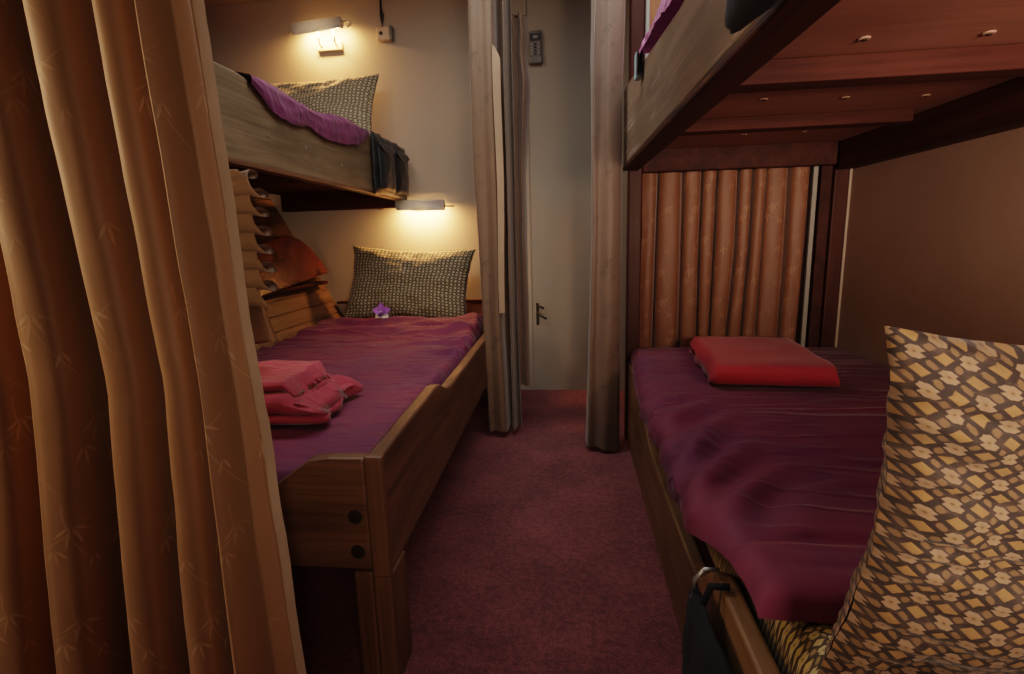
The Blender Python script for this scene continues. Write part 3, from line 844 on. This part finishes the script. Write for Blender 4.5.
def rtop(x, y):
    z = wrinkles(x, y, 2.2) * .9
    near = math.exp(-((x - .30) / .10) ** 2)
    z += near * .014 * math.sin(y * 42 - x * 40 + fbm(y * 3, x) * 4) * sm(y, .75, .95) * (1 - sm(y, 1.3, 1.7))
    z += .012 * math.exp(-((y - .62) / .07) ** 2)
    z -= .010 * math.exp(-((y - .78 - .03 * x) / .012) ** 2)
    z -= .008 * math.exp(-((y - 1.08 - .01 * x) / .008) ** 2) * sm(x, .5, .62)
    return z
def duvet(nu=80, nv=120):
    """Cover laid over the mattress: rolls down over its aisle edge and ends in a soft near fold."""
    t = bmesh.new()
    y0, y1 = .645, 2.24
    def hem(y): return .003 + .016 * fbm(y * 3.3, 8) + .02 * sm(y, .9, 1.3) * 0
    def pt(u, v):
        y = y0 + (y1 - y0) * v
        s = u * .95 - (.048 + .037 * sm(y, .70, .95))          # metres across from the mattress edge; negative = hanging side
        fy = min(1, (y - y0) / .045); k = math.sqrt(max(0, 1 - (1 - fy) ** 2))
        if s >= .02: x, z = .255 + s, .425
        else:
            a = (.02 - s) / .065; a = min(a, 1.6)
            x = .275 - .052 * math.sin(min(a, PI / 2)); z = .425 - .052 * (1 - math.cos(min(a, PI / 2))) - max(0, a - 1.2) * .03
        x = min(x, 1.092)
        edge = sm(s, -.08, .08)
        x += (1 - edge) * (fbm(y * 3.5, 2) * .012 + .006 * math.sin(y * 40 + fbm(y * 5, 1) * 3) * sm(y, .8, 1.0) * (1 - sm(y, 1.4, 1.9)))
        x += (1 - edge) * (.022 * (1 - sm(y, .70, .9)) - .016 * sm(y, .8, .95) * (1 - sm(y, 1.4, 2.1)) + .02 * sm(y, 1.8, 2.2))
        z = z + rtop(x, y) * (.35 + .65 * edge)
        zl = min(z, .394); z = zl + (z - zl) * k
        return (x, y - .035 * (1 - k) * 0 + fbm(x * 4, 5) * .012 * (1 - sm(v, 0, .1)), z)
    G = [[t.verts.new(pt(i / nu, (j / nv) ** 1.15)) for j in range(nv + 1)] for i in range(nu + 1)]
    for i in range(nu):
        for j in range(nv): t.faces.new((G[i][j], G[i + 1][j], G[i + 1][j + 1], G[i][j + 1]))
    return t
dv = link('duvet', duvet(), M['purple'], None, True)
tag(dv, 'burgundy cotton cover spread wrinkled over the right lower bunk', 'bed cover')

tr = link('folded_towel', folded(2, .37, .52, .030, 6, .002, .004, .005, rot=PI - .08, at=(.645, 1.87, .436), lump=.8, ends=.02), M['towel_r'], None, True)
tag(tr, 'bright red towel folded flat on burgundy cover before the rust curtain', 'towel')

pr = link('pillow', pillow((.640, .535, .585), (1, .05, -.035), (-.02, -.20, .97), .74, .45, .16, 5, 70, ear=.085, wr=.018), M['broc_r'], None, True)
tag(pr, 'large brown and gold flower-patterned pillow standing at right front', 'pillow')

NP = thing('hanging_pouch', (.215, .75, .05), 'dark navy pouch hooked over the near rail of the right lower bunk', 'pouch')
def np_(u, v):
    y = .86 - .30 * u; zt = .300 - .010 * u; zb = .16 - .12 * sm(u, 0, .35)
    z = zt + (zb - zt) * v
    return (.213 + fbm(u * 4, v * 4, 8) * .010 - .025 * v * sm(u, 0, .5), y + .03 * v * (1 - u), z), (1, 0, 0)
link('pouch_body', slab(np_, lambda u, v: .012 * (1 - (2 * u - 1) ** 6) * (1 - (2 * v - 1) ** 8) + .002), M['navy'], NP, True)
link('hook', tube([(.205, .83, .262), (.202, .83, .285), (.206, .83, .318), (.222, .83, .338), (.245, .83, .338)], .004, 8), M['steel'], NP, True)
link('strap', tube([(.212, .80, .29), (.222, .79, .335), (.25, .785, .338)], .006, 8), M['navy'], NP, True)

# ------------------------------------------------------------------ right upper bunk
RU2 = thing('upper_bunk_bed', (.6, 1.3, 1.16), 'wooden upper bunk on the right seen from below with scuffed rail', 'bunk bed')
def tp(p):   # rail line drifts outward towards the camera
    return (p[0] + .020 * (2.24 - p[1]), p[1], p[2])
rail = [(.2, 1.165), (.2, 1.38), (1.0, 1.365), (1.25, 1.372), (1.6, 1.408), (2.0, 1.45), (2.24, 1.47), (2.24, 1.178)]
link('side_rail', prism(rail, 'x', .208, .248, .005, shear=tp), M['worn'], RU2)
link('rail_edge', prism([(.2, 1.148), (.2, 1.164), (2.24, 1.177), (2.24, 1.161)], 'x', .206, .270, .004, shear=tp), M['red_y'], RU2)
link('inner_rail', prism([(.2, 1.165), (.2, 1.235), (2.24, 1.235), (2.24, 1.178)], 'x', .249, .285, .003, shear=tp), M['red_y'], RU2)
link('bunk_base', box(.300, 1.095, .2, 2.245, 1.240, 1.258), M['ply'], RU2)
link('slat', box(.30, 1.02, 1.17, 1.235, 1.193, 1.2395, .003), M['red'], RU2)
link('slat', box(.30, .975, 1.70, 1.76, 1.203, 1.2395, .003), M['red'], RU2)
link('slat', box(.30, 1.02, .55, .615, 1.193, 1.2395, .003), M['red'], RU2)
link('wall_beam', box(1.032, 1.096, .2, 2.245, 1.135, 1.2395, .004), M['red_y'], RU2)
for hx, hy in ((.525, 1.085), (.74, 1.10), (.495, 1.50), (.706, 1.53), (.914, 1.555), (.60, 2.0), (.80, 2.0), (.95, 1.12)):
    h = link('screw_hole', disc((hx, hy, 1.2395), (0, 0, -1), .010, .003, 16), M['hole'], RU2)
    link('screw', disc((hx, hy, 1.2365), (0, 0, -1), .005, .0025, 12), M['screw'], h)
m2 = thing('mattress', (.7, 1.3, 1.26), 'mattress in mauve sheet on the right upper bunk, edge over the rail', 'mattress')
link('cover', bedding(lambda v: .335, lambda v: 1.09, .3, 2.23, 1.41, 1.270, lambda x, y: wrinkles(x, y, 6), 30, 60), M['pink'], m2, True)
def sp2(u, v):
    y = 1.80 - .95 * u
    xr = .208 + .020 * (2.24 - y)
    top = 1.450 - .045 * sm(u, 0, .9) + .012 * sm(u, 0, .3) + .008 * math.sin(u * 19)
    fall = .012 + .010 * sm(u, 0, .5) + .006 * math.sin(u * 15 + 1)
    prof = [(xr + .12, 1.41), (xr + .05, top + .01), (xr + .0, top + .012), (xr - .012, top - .01), (xr - .014, top - .01 - fall)]
    k = v * (len(prof) - 1); i = min(int(k), len(prof) - 2); f = k - i
    b = fbm(u * 12, v * 3, 12) * .008
    return (prof[i][0] + (prof[i + 1][0] - prof[i][0]) * f - abs(b), y, prof[i][1] + (prof[i + 1][1] - prof[i][1]) * f + b)
link('sheet_edge', sheet(60, 16, sp2), M['pink'], m2, True)
tgm = thing('fabric_tag', (.20, 1.80, 1.42), 'small pale blue and dark clip at the rail beside the mauve sheet', 'clip')
link('clip_body', box(.196, .213, 1.745, 1.775, 1.375, 1.450, .002), M['bluetag'], tgm)
link('clip_pad', box(.198, .214, 1.716, 1.744, 1.385, 1.445, .002), M['blackp'], tgm)
NR = thing('hanging_pouch', (.2, .72, 1.18), 'dark navy pouch hanging on the outside of the right upper bunk rail', 'pouch')
def nr(u, v):
    y = .745 - .53 * u; z = 1.40 - .272 * v
    xr = .208 + .020 * (2.24 - y)
    return (xr - .036 + fbm(u * 5, v * 5, 18) * .006, y + .02 * fbm(v * 3, 2), z + .02 * (2 * u - 1) ** 4 * v), (-1, 0, 0)
link('pouch_body', slab(nr, lambda u, v: .026 * ((1 - abs(2 * u - 1) ** 5) * (1 - abs(2 * v - 1) ** 5)) ** .5 + .001), M['navy'], NR, True)
link('strap', box(.205, .26, .55, .58, 1.386, 1.392), M['navy'], NR)

# ------------------------------------------------------------------ light
def area(name, loc, target, size, power, col, size_y=None, spread=None):
    l = bpy.data.lights.new(name, 'AREA'); l.energy = power; l.color = col; l.size = size
    if size_y: l.shape = 'RECTANGLE'; l.size_y = size_y
    if spread: l.spread = spread
    o = bpy.data.objects.new(name, l); COL.objects.link(o); o.location = loc
    o.rotation_euler = (Vector(target) - Vector(loc)).to_track_quat('-Z', 'Y').to_euler()
    return o
def point(name, loc, power, col, r=.02):
    l = bpy.data.lights.new(name, 'POINT'); l.energy = power; l.color = col; l.shadow_soft_size = r
    o = bpy.data.objects.new(name, l); COL.objects.link(o); o.location = loc; return o
WARM = (1, .47, .15)
area('lamp_light_upper', (-1.355, YB - .06, 2.06), (-1.35, YB - .02, 1.98), .22, 8, WARM, .03)
area('lamp_light_lower', (-.855, YB - .06, 1.092), (-.855, YB - .02, 1.01), .22, 8, WARM, .03)
area('aisle_light', (-.22, 1.7, CEIL - .03), (-.16, 1.7, 0), .45, 20, (1, .95, .90), 2.4)
area('bunk_light_left', (-1.62, .36, 1.15), (-.75, .72, .75), .25, 12, (1, .66, .38), .8)
area('bunk_light_right', (.80, .10, .98), (.80, 1.5, 1.02), .22, 2, (1, .68, .48), None, 1.5)
area('front_fill', (.60, -.9, .9), (.75, 1.3, .9), .6, 8, (1, .76, .6), None, 1.6)  # added fill for the right bunk underside and footboard, no real lamp

w = bpy.data.worlds.new('World'); scn.world = w; w.use_nodes = True
bg = w.node_tree.nodes['Background']; bg.inputs[0].default_value = (.75, .62, .55, 1); bg.inputs[1].default_value = .06

# ------------------------------------------------------------------ camera
cam = bpy.data.cameras.new('Camera'); co = bpy.data.objects.new('Camera', cam); COL.objects.link(co)
cam.sensor_width = 36; cam.lens = 520 / 1024 * 36; cam.clip_start = .02
R = Matrix(((0.99325441, 0.00621215, 0.11578898), (0.11262746, 0.18583531, -0.97610465), (-0.02758139, 0.98256127, 0.18388208)))
mw = R.to_4x4(); mw.translation = Vector((0, 0, .9)); co.matrix_world = mw
scn.camera = co
scn.view_settings.view_transform = 'Filmic'
scn.view_settings.look = 'Medium High Contrast'
scn.view_settings.exposure = .12
